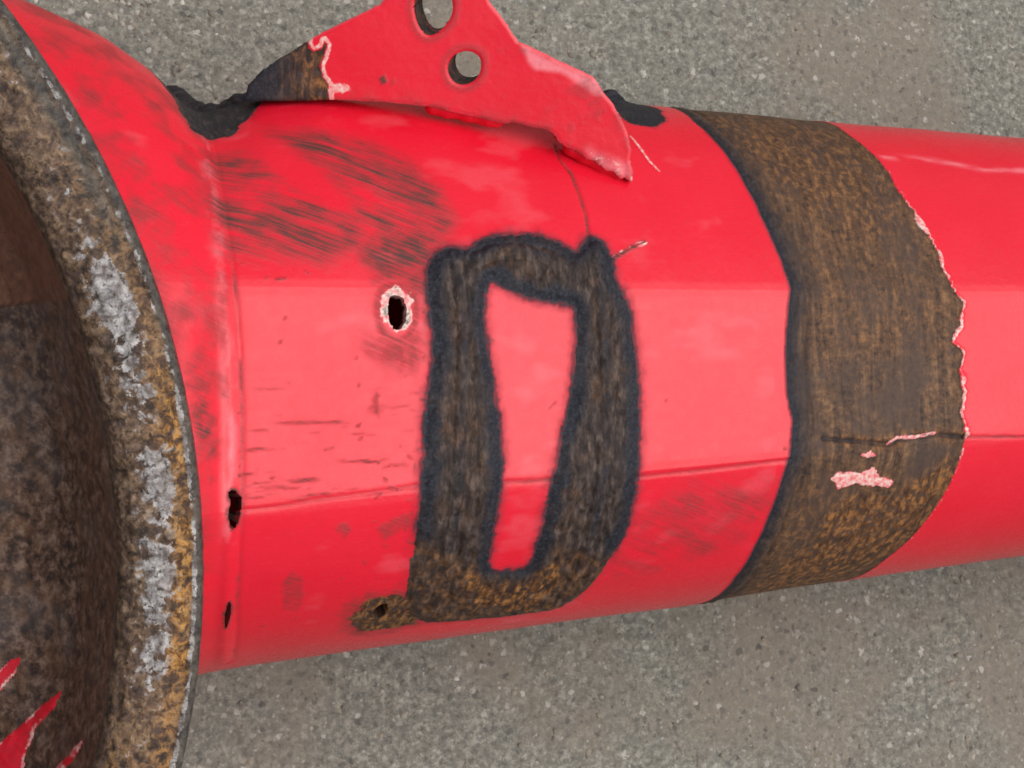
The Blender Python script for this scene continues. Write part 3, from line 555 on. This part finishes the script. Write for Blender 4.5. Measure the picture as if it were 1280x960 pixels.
    for _ in range(150):                                                           # short dark nicks in the paint
        ca, cs_ = (rng.uniform(-95, 58), rng.uniform(-8, 90)) if rng.random() < .6 else (rng.normal(-50, 9), rng.normal(38, 18)); ln = .2+2.6*rng.random()**2.5; w_ = rng.uniform(.14, .42); an = rng.normal(0, .6)
        if not (ca < -35 or rng.random() < .25): continue
        grime = np.maximum(grime, rng.uniform(.4, .85)*np.exp(-(sdf_line(A, S, [(ca, cs_), (ca+ln*math.cos(an), cs_+ln*math.sin(an))], 2.5)/w_)**2))
    fl_ = sst(-97, -100, A)                                                       # dirt on the flare beside the ring
    rho = np.hypot(P[...,0]-RC[0], P[...,1]-RC[1])-RR
    grime = np.maximum(grime, fl_*np.clip(.10+1.5*fbm(A, S, 6, 97, 4), 0, .5)*(S < 40))
    grime = np.maximum(grime, fl_*np.exp(-np.clip(rho, 0, 99)/2.5)*np.clip(.5+1.8*fbm(A, S, 5, 98, 3), 0, .8))
    grime = np.maximum(grime, (1-sst(-2, 2.5, poly('flare_dark', 9., 2., 4., 99)))*np.clip(.6+1.5*fbm(A, S, 2.5, 100, 3), 0, .95))
    cr_ = sdf_line(A, S, TR['crease'], 8.); h += .55*np.exp(-((cr_)/1.7)**2); cg = np.where(A > lerp_tab(S, sorted([(q[1], q[0]) for q in TR['crease']])), cr_, 9)
    h -= .25*np.exp(-((cg-3.0)/.7)**2); grime = np.maximum(grime, np.exp(-((cg-3.0)/.6)**2)*np.clip(.25+1.5*fbm(A, S, 7, 101, 3), 0, .7))
    fade_sheen = np.exp(-(cr_/1.8)**2)*np.clip(.18+1.7*fbm(A*2, S, 5, 102, 4), 0, .5)*(S < 60)+np.clip(1.0*fbm(A*.5, S, 9, 115, 4)-.12, 0, .16)*(A < 55)  # highlight painted along the crease shoulder, then random fading
    # --- holes: bare bright metal round the upper one, rust round the lower one
    hA = holes[0](A, S); ringm = (hA < 4.5)*(1-sst(.7, 2.1, hA+3.0*fbm(A, S, 2.2, 103, 3)+np.clip(.10*(S-6), -.5, .5)))
    chip = np.maximum(chip, ringm*np.clip(1.15+1.6*fbm(A, S, 1.6, 104, 3), 0, 1.5)); grime = np.maximum(grime, np.exp(-((hA-2.6)/1.2)**2)*.55)
    hb = poly('hole_b_brown', 9., 3.2, 3.5, 105); bare = np.maximum(bare, .80*(1-sst(-4.0, 1.6, hb))); grime = np.maximum(grime, .5*(1-sst(-1, 3.5, hb))); rust = np.maximum(rust, .95*(1-sst(-1.5, 1, hb)))
    h += .5*np.exp(-(np.clip(holes[1](A, S), 0, 9)/1.2)**2)*(.4+lump)
    for q in (2, 3): grime = np.maximum(grime, .9*(1-sst(.1, .9, holes[q](A, S)+.6*fbm(A, S, 1.5, 106, 2)))); 
    # --- scratches, and grazing sheen painted as a pale streak near the top
    t = sdf_line(A, S, TR['tick'], 5.)+.5*fbm(A, S, 1.5, 107, 2); chip = np.maximum(chip, np.exp(-((t-.55)/.4)**2)*np.clip(.5+2*fbm(A, S, 2, 116, 2), 0, 1)); grime = np.maximum(grime, .9*np.exp(-(t/.7)**2))
    t = sdf_line(A, S, TR['tip_scratch'], 5.)+.3*fbm(A, S, 2, 108, 2); chip = np.maximum(chip, .95*np.exp(-(t/.42)**2)); h += .3*np.exp(-(t/.5)**2)
    t = sdf_line(A, S, TR['edge_sheen'], 5.)+.8*fbm(A*.3, S, 2, 109, 2); fade_sheen = np.maximum(fade_sheen, np.exp(-(t/1.5)**2)*np.clip(.35+2.2*fbm(A*.3, S, 3, 110, 3), 0, .7))
    # --- soot at the ends of the bracket
    so_ = poly('scorch_top', 9., 2., 4., 111); so_ = so_+2.6*fbm(A, S, 5, 170, 4); bare = np.maximum(bare, 1-sst(0, 2.2, so_)); scorch = np.maximum(scorch, (1-sst(-3, 4.5, so_))*.55)
    so_ = poly('scorch_topr', 9., 1.5, 3., 112); bare = np.maximum(bare, 1-sst(-.5, 1.5, so_)); scorch = np.maximum(scorch, (1-sst(-1, 2.5, so_))*.8)
    scorch = np.maximum(scorch, .85*dseam*(bd < 0)*np.clip(.9+1.2*fbm(A, S, 6, 175, 2), 0, 1)*(pinkline > .7)); scorch = np.maximum(scorch, scl); scorch = np.clip(np.maximum(scorch, halo), 0, 1)
    bare = np.maximum(bare, bband); rust = np.maximum(rust, rustb)
    back = ~front; grime = np.where(back, .2, grime)
    # gentle dents in the pressing
    h = h+1.4*fbm(A, S, 55, 113, 2)*sst(-97, -80, A)+.30*fbm(A, S, 17, 169, 2)+.08*fbm(A, S, 7, 114, 2)
    P = P+N*h[...,None]; N2 = grid_normals(P); N2 = N2*np.sign((N2*N).sum(-1, keepdims=True)+1e-9)
    flat = P.reshape(-1, 3); F = grid_faces(*sh)
    q = lambda x: x.ravel()[F].mean(1)
    rf = np.hypot(flat[F][:,:,0].mean(1)-RC[0], flat[F][:,:,1].mean(1)-RC[1]); nf = flat[F][:,:,2].mean(1)
    alive = (q(hd) > 0) & ~((rf < 208.5) & (nf > -5))
    isf = alive & (q(fd) < 0); isb = alive & (q(bd) < 0) & ~isf; rest = alive & ~isf & ~isb
    attrs = {k: np.clip(d, 0, 1.5).ravel() for k, d in (('bare', bare), ('scorch', scorch), ('grime', grime), ('chip', chip), ('rust', rust), ('brush', brush.astype(float)), ('fade_sheen', fade_sheen))}
    sf = np.stack([A.ravel(), S.ravel(), np.zeros(A.size)], 1); NN = N2.reshape(-1, 3); Pm = flat/1000
    # hole walls: the sheet is 5 mm thick
    Fr = F[rest | isf | isb]; be = boundary(Fr); hv = hd.ravel(); be = be[(np.abs(hv[be]) < .3).all(1)]
    base = len(Pm); vid = np.unique(be); rm = {int(x): base+i for i, x in enumerate(vid)}
    ext = Pm[vid]-NN[vid]*.005
    wf = np.array([(b_, a_, rm[int(a_)], rm[int(b_)]) for a_, b_ in be])
    P2 = np.r_[Pm, ext]; ex = lambda d, val=None: np.r_[d, d[vid] if val is None else np.full(len(vid), val)]
    at2 = {k: ex(d) for k, d in attrs.items()}; at2['bare'][base:] = 1; at2['chip'][base:] = 0; at2['rust'][base:] = .8; at2['scorch'][base:] = .6
    o = mesh_obj('housing_shell', Pm, F[rest], M_PAINT, axle, attrs, sf, NN); o['label'] = 'red painted pressed steel shell with scuffs and drilled holes'
    for hf in holes:                                                             # each hole has its own wall
        m = np.abs(hf(A, S)).ravel()[be].max(1) < .3
        if m.any(): mesh_obj('hole_edge', P2, wf[m], M_PAINT, o, at2, np.r_[sf, sf[vid]])
    o2 = mesh_obj('weld_frame', Pm, F[isf], M_PAINT, axle, attrs, sf, NN); o2['label'] = 'dark scorched weld in the shape of a narrow rectangle'
    o3 = mesh_obj('bare_metal_band', Pm, F[isb], M_PAINT, axle, attrs, sf, NN); o3['label'] = 'rust brown ground-bare band round the tube with torn paint edge'
    # unseen cap added at the tube's far end to stop light leaking in
    e = P[-1]; c = np.r_[e, [e.mean(0)]]/1000; k = len(e)
    fc = np.array([(i, i+1, k) for i in range(k-1)]); z = np.zeros(k+1)
    mesh_obj('light_stop_cap', c, fc, M_PAINT, axle, {a_: z for a_ in attrs}, c*1000)
build_shell()

# ------------------------------------------------------------------ banjo ring, bowl and rear dish
def lathe(prof, step, ang):
    r, n, q = profile(prof, step); rr, aa = np.meshgrid(r, ang, indexing='ij'); nn = np.repeat(n[:,None], len(ang), 1); qq = np.repeat(q[:,None], len(ang), 1)
    return np.stack([RC[0]+rr*np.cos(aa), RC[1]+rr*np.sin(aa), nn], -1), rr, aa, qq
def closed_faces(nr, na):
    i = np.arange(nr*na).reshape(nr, na); j = np.roll(i, -1, 1)
    return np.stack([i[:-1], j[:-1], j[1:], i[1:]], -1).reshape(-1, 4)
def build_ring():
    P, rr, aa, qq = lathe(RING, .55, ANG); N = grid_normals(P); 
    if N[len(N)//2, 10, 2] < 0: N = -N
    arc = aa*205; rho = rr-RR; face = P[...,2] > 92.5; deg = np.degrees(aa)
    pit = fbm(arc, qq, 7, 120, 5); lum = fbm(arc, qq, 2.2, 121, 4)
    h = (1.5*pit+1.2*lum)*sst(-1.0, -4., rho)*sst(82, 92, P[...,2])+.25*fbm(arc, qq, 3, 122, 3)
    fin_ = sst(qq.max(), qq.max()-4, qq)
    pitm = np.clip(fbm(arc, qq, 3.2, 123, 3)-.12, 0, 1); h -= 3.0*pitm*sst(-2., -5., rho)
    h *= fin_; P = P+N*h[...,None]; N2 = grid_normals(P); N2 *= np.sign((N2*N).sum(-1, keepdims=True)+1e-9)
    arcw = sst(-9, 1, deg)*(1-sst(16, 26, deg))
    across = np.exp(-((rho+9.5+5*fbm(arc, qq, 14, 124, 3))/5.0)**2)
    pale = face*across*(.25+.70*arcw)*np.clip(.9+2.8*fbm(arc, qq, 11, 125, 4), 0, 1.5)
    lip_glint = np.exp(-((rho+2.5+.5*fbm(arc, qq*0, 6, 128, 3))/.42)**2)*face*np.clip(1.15+2.4*fbm(arc, qq*0, 12, 126, 4), 0, 1.4)*(.6+.4*(1-sst(12, 20, deg))); pale = np.maximum(pale, lip_glint)  # glint on the sharp outer lip, painted as a pale line
    rust = face*np.exp(-((rho+5.5)/4.)**2)*(.35+.9*(1-sst(6, 18, deg)))*np.clip(.8+1.5*fbm(arc, qq, 18, 127, 3), 0, 1.2)
    rust = np.maximum(rust, face*(1-sst(-22, -6, deg))*np.clip(.9+1.2*fbm(arc, qq, 9, 173, 3), 0, 1)); pale = pale*(1-.75*sst(-8.5, -4.5, rho)*(lip_glint < .3))*(.45+.55*sst(-18, -8, deg))
    grey = (1-sst(-4.2, -2.6, rho)); grey = np.where((rho > -2.7) & ~((P[...,2] < 86)), 1., 0)*(1-lip_glint); grey = np.maximum(grey, np.where((P[...,2] <= 91.5) & (rho > -6), 1, 0))
    grey = np.maximum(grey, face*sst(18, 26, deg)*np.exp(-((rho+5.)/2.6)**2)*.9)
    dark = np.where(P[...,2] < 80, .9, 0)*1.0; dark = np.maximum(dark, sst(-19.0, -20.0, rho)*sst(94, 89, P[...,2])*.55)
    at = {k: np.clip(d, 0, 1.).ravel() for k, d in (('pale', pale), ('rust', rust), ('dark', dark), ('grey', grey))}
    o = mesh_obj('banjo_ring', P.reshape(-1, 3)/1000, closed_faces(*rr.shape), M_RING, axle, at, np.stack([arc, qq, 0*arc], -1).reshape(-1, 3))
    o['label'] = 'pitted rusty ring round the banjo opening with worn pale patches'
    # inside of the bowl
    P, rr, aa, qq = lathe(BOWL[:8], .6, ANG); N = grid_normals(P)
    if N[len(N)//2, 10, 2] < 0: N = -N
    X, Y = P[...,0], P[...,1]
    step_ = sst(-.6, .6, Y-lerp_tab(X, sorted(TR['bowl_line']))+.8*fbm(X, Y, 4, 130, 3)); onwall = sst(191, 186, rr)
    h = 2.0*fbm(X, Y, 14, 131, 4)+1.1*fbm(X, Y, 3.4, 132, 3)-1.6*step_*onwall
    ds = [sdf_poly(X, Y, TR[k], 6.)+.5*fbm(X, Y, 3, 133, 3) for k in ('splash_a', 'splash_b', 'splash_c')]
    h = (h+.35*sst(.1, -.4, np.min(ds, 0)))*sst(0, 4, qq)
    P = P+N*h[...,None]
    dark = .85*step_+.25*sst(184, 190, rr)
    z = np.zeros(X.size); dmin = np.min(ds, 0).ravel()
    at = {'dark': np.clip(dark, 0, 1).ravel(), 'bare': z, 'scorch': z, 'grime': np.clip(.12+.7*fbm(X, Y, 3, 134, 3), 0, .5).ravel(), 'chip': np.clip(np.exp(-((dmin+.25)/.45)**2)*(.55+1.8*fbm(X, Y, 4, 135, 3)).ravel(), 0, 1), 'rust': z, 'brush': z, 'fade_sheen': z}
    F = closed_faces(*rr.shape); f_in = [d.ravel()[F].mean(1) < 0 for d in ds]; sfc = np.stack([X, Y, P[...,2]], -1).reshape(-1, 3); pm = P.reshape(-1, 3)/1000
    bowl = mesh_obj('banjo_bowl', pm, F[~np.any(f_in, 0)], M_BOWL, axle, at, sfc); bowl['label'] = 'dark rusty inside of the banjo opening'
    for m in f_in:
        if m.any(): o = mesh_obj('paint_splash', pm, F[m], M_PAINT, bowl, at, sfc); o['label'] = 'pointed splash of red paint in the rusty opening'
    P, rr, aa, qq = lathe(BOWL[7:], 3., ANG[::6]); mesh_obj('bowl_floor', P.reshape(-1, 3)/1000, closed_faces(*rr.shape), M_BOWL, bowl, {'dark': np.zeros(rr.size)}, P.reshape(-1, 3))
    P, rr, aa, qq = lathe(BACK, 6., ANG[::8]); z = np.zeros(rr.size)
    mesh_obj('rear_dish', P.reshape(-1, 3)/1000, closed_faces(*rr.shape), M_PAINT, axle, {k: z for k in ('bare', 'scorch', 'grime', 'chip', 'rust', 'brush', 'fade_sheen')}, P.reshape(-1, 3))
build_ring()

# ------------------------------------------------------------------ bracket plate with two holes
def build_bracket():
    st = .42; O = np.array(TR['plate_out']); A, V = np.meshgrid(np.arange(O[:,0].min()-2, O[:,0].max()+2, st), np.arange(O[:,1].min()-2, O[:,1].max()+2, st), indexing='ij')
    A = A.copy(); V = V.copy()
    fo = lambda a, v: sdf_poly(a, v, TR['plate_out'], 8.)+.35*fbm(a, v, 3, 140, 2)
    fh1 = lambda a, v: -sdf_poly(a, v, TR['plate_hole_big'], 8.); fh2 = lambda a, v: -sdf_poly(a, v, TR['plate_hole_small'], 8.)
    fn = lambda a, v: np.maximum(np.maximum(fo(a, v), fh1(a, v)), fh2(a, v))
    snap(A, V, fn, st*.6); d = fn(A, V); dh = np.maximum(fh1(A, V), fh2(A, V)); dout = fo(A, V)
    nrm = np.array([-.22, -.25, 1]); nrm /= np.linalg.norm(nrm); TH = 7.0
    db = sdf_poly(A, V, TR['plate_bare'], 8.)+.5*fbm(A, V, 2.5, 141, 3)
    rnd = np.clip(1+d/.7, 0, 1); h = -.4*rnd**2+.7*fbm(A, V, 30, 142, 2)+.12*fbm(A, V, 5, 143, 3)-.3*sst(.2, -.2, db)
    sink = np.exp(-np.clip(-fh1(A, V), 0, 99)/3.5)*1.2; h -= .0*sink
    tip = 1-sst(-2, 2, sdf_poly(A, V, TR['plate_tip'], 8.)); h += .7*tip*fbm(A, V, 2.4, 144, 3)
    P = np.stack([A, V, plate(A, V)], -1)+nrm*h[...,None]
    sh = A.shape; F = grid_faces(*sh); keep = d.ravel()[F].mean(1) < 0
    bare = 1-sst(-.3, .2, db); left = sst(0, -8, dout)*0
    chip = np.clip(np.exp(-((db-.75)/.6)**2)*(1.05+fbm(A, V, 4, 145, 2)), 0, 1)
    chip = np.maximum(chip, .9*(1-sst(-1, .8, sdf_poly(A, V, TR['plate_pale'], 6.)+.8*fbm(A, V, 2, 146, 2))))
    chip = np.maximum(chip, .95*tip*np.clip(.35+2.4*fbm(A, V, 2.2, 147, 3), 0, 1))
    fade_sheen = np.maximum((1-sst(-1., 1., sdf_poly(A, V, TR['plate_edge'], 8.)+1.2*fbm(A, V, 4, 155, 2))), .25*rnd*(dh < -2))
    fade_sheen = np.maximum(fade_sheen, tip*.7); h_ = 0
    grime = np.clip(np.exp(-((np.abs(dh)-1.2)/1.0)**2)*.35*(dh > -4), 0, 1)
    grime = np.maximum(grime, .9*(1-sst(-.4, .5, sdf_poly(A, V, TR['plate_pit'], 5.))))
    grime = np.maximum(grime, np.clip(2.4*fbm(A, V, 7, 149, 4)-.42, 0, .4)); grime = np.maximum(grime, np.exp(-np.clip(-dout, 0, 9)/1.4)*np.clip(.25+1.6*fbm(A, V, 4, 156, 3), 0, .6)*(V < 76))
    scorch = np.clip((1-sst(-1.5, 1.5, db))*(.25+1.2*sst(O[:,0].min()+14, O[:,0].min()+2, A))*(.8+fbm(A, V, 4, 150, 3)), 0, .9)
    rust = bare*np.clip(1.2*sst(O[:,0].min()+8, O[:,0].min()+17, A)*(.6+1.4*fbm(A, V, 5, 151, 3)), 0, 1)
    at = {k: np.clip(q, 0, 1).ravel() for k, q in (('bare', bare), ('scorch', scorch), ('grime', grime), ('chip', chip), ('rust', rust), ('brush', 0*A), ('fade_sheen', fade_sheen))}
    sf = np.stack([A, V, 0*A], -1).reshape(-1, 3); pm = P.reshape(-1, 3)/1000
    isb = keep & (db.ravel()[F].mean(1) < 0); rest = keep & ~isb
    br = mesh_obj('bracket', pm, F[rest], M_PAINT, axle, at, sf); br['label'] = 'red bracket plate with two holes welded along the tube'
    o = mesh_obj('bare_corner', pm, F[isb], M_PAINT, br, at, sf); o['label'] = 'scorched brown corner with torn paint edge'
    # rim of the plate (edge of the outline and hole walls) and its back
    be = boundary(F[keep]); vid = np.unique(be); K = 7; nv = len(vid); pos = {int(x): i for i, x in enumerate(vid)}
    lv = np.linspace(0, 1, K); ed = pm[vid][None]-nrm*(TH/1000*lv)[:,None,None]
    hv_ = (np.abs(dh.ravel()[vid]) < .35); ed = ed+(hv_[None,:]*lv[:,None])[...,None]*np.array([.0026, .0019, 0])
    jit = np.stack([fbm(sf[vid,0]*1.+l*9, sf[vid,1]+l*7, 2.2, 152, 3) for l in lv]); ed = ed+(jit*.0007*np.sin(np.pi*lv)[:,None])[...,None]*np.array([.7, .7, 0])
    ef = np.array([(k*nv+pos[int(b)], k*nv+pos[int(a)], (k+1)*nv+pos[int(a)], (k+1)*nv+pos[int(b)]) for a, b in be for k in range(K-1)])
    t1 = lambda q: np.tile(q.ravel()[vid], K); inh = (np.abs(t1(dh)) < .35)
    es = np.stack([np.tile(sf[vid,0], K), np.tile(sf[vid,1], K), np.repeat(lv*TH, nv)], 1)
    nz = fbm(es[:,0]+es[:,2], es[:,1]-es[:,2], 4, 153, 4); ea = {k: np.tile(v_[vid], K) for k, v_ in at.items()}
    right = (es[:,0] > O[:,0].mean()) & ~inh & (es[:,1] > 62)
    ea['chip'] = 0*nz; ea['fade_sheen'] = np.where(right, np.clip(.75+.7*nz, 0, 1), .1); ea['grime'] = np.where(inh, np.clip(.45+.9*nz, 0, .9), np.clip(.25+1.2*nz, 0, .7)*~right+right*np.clip(1.5*nz-.2, 0, .6))
    ea['bare'] = np.maximum(ea['bare'], np.where(inh, np.clip(.75+1.2*nz, 0, 1), 0)); ea['rust'] = np.where(inh, .5, ea['rust']); ea['scorch'] = np.where(inh, .45, ea['scorch'])
    mesh_obj('plate_edge', ed.reshape(-1, 3), ef, M_PAINT, br, ea, es)
    bk = pm-nrm*TH/1000+(sst(-3.5, -.5, dh).ravel())[:,None]*np.array([.0026, .0019, 0]); mesh_obj('plate_back', bk, F[keep][:, ::-1], M_PAINT, br, {k: 0*v_ for k, v_ in at.items()}, sf)
build_bracket()

# ------------------------------------------------------------------ weld beads
def bead(path, rad, label, seed, rough=.26, **vals):
    Q = np.array(path, float); L = np.r_[0, np.cumsum(np.linalg.norm(np.diff(Q, axis=0), axis=1))]; n = int(L[-1]/.4)+2; q = np.linspace(0, L[-1], n)
    C = np.stack([np.interp(q, L, Q[:,k]) for k in range(3)], 1); kk = np.exp(-.5*(np.arange(-8, 9)/3.5)**2); kk /= kk.sum()
    C = np.stack([np.convolve(np.pad(C[:,k], 8, mode='reflect', reflect_type='odd'), kk, 'valid') for k in range(3)], 1)
    T = np.gradient(C, axis=0); T /= np.linalg.norm(T, axis=1, keepdims=True); up = np.array([0, .35, 1.]); B = np.cross(T, up); B /= np.linalg.norm(B, axis=1, keepdims=True); U = np.cross(B, T)
    m = 36; th = np.linspace(0, 2*np.pi, m, endpoint=False); qq, tt = np.meshgrid(q, th, indexing='ij')
    end = np.sqrt(np.clip(1-np.clip(1-np.minimum(q, L[-1]-q)/rad, 0, 1)**2, .0004, 1))[:,None]
    r = rad*end*(1+.05*np.sin(q/.9+1.5*fbm(q, q*0, 4, seed, 2))[:,None]+rough*fbm(qq, rad*np.cos(tt)+rad*np.sin(tt)*1.7, 2.4, seed+1, 4))
    P = C[:,None]+r[...,None]*(np.cos(tt)[...,None]*B[:,None]+np.sin(tt)[...,None]*U[:,None])
    at = {k: np.full(r.size, float(vals.get(k, 0))) for k in ('bare', 'scorch', 'grime', 'chip', 'rust', 'brush', 'fade_sheen')}
    o = mesh_obj('weld_bead', P.reshape(-1, 3)/1000, closed_faces(*r.shape), M_PAINT, axle, at, np.stack([qq, rad*tt, 0*qq+seed], -1).reshape(-1, 3)); o['label'] = label
bead(TR['bead_scorch'], 5.0, 'sooty grey weld in the notch beside the bracket', 200, bare=1, scorch=.62)
bead(TR['bead_scorch_r'], 4.0, 'black sooty weld end at the right of the bracket', 210, bare=1, scorch=.85)
bead(TR['bead_a'], 3.2, 'red painted weld under the bracket', 220, .12)
bead(TR['bead_b'], 3.3, 'red painted weld under the bracket tip', 230, .14)
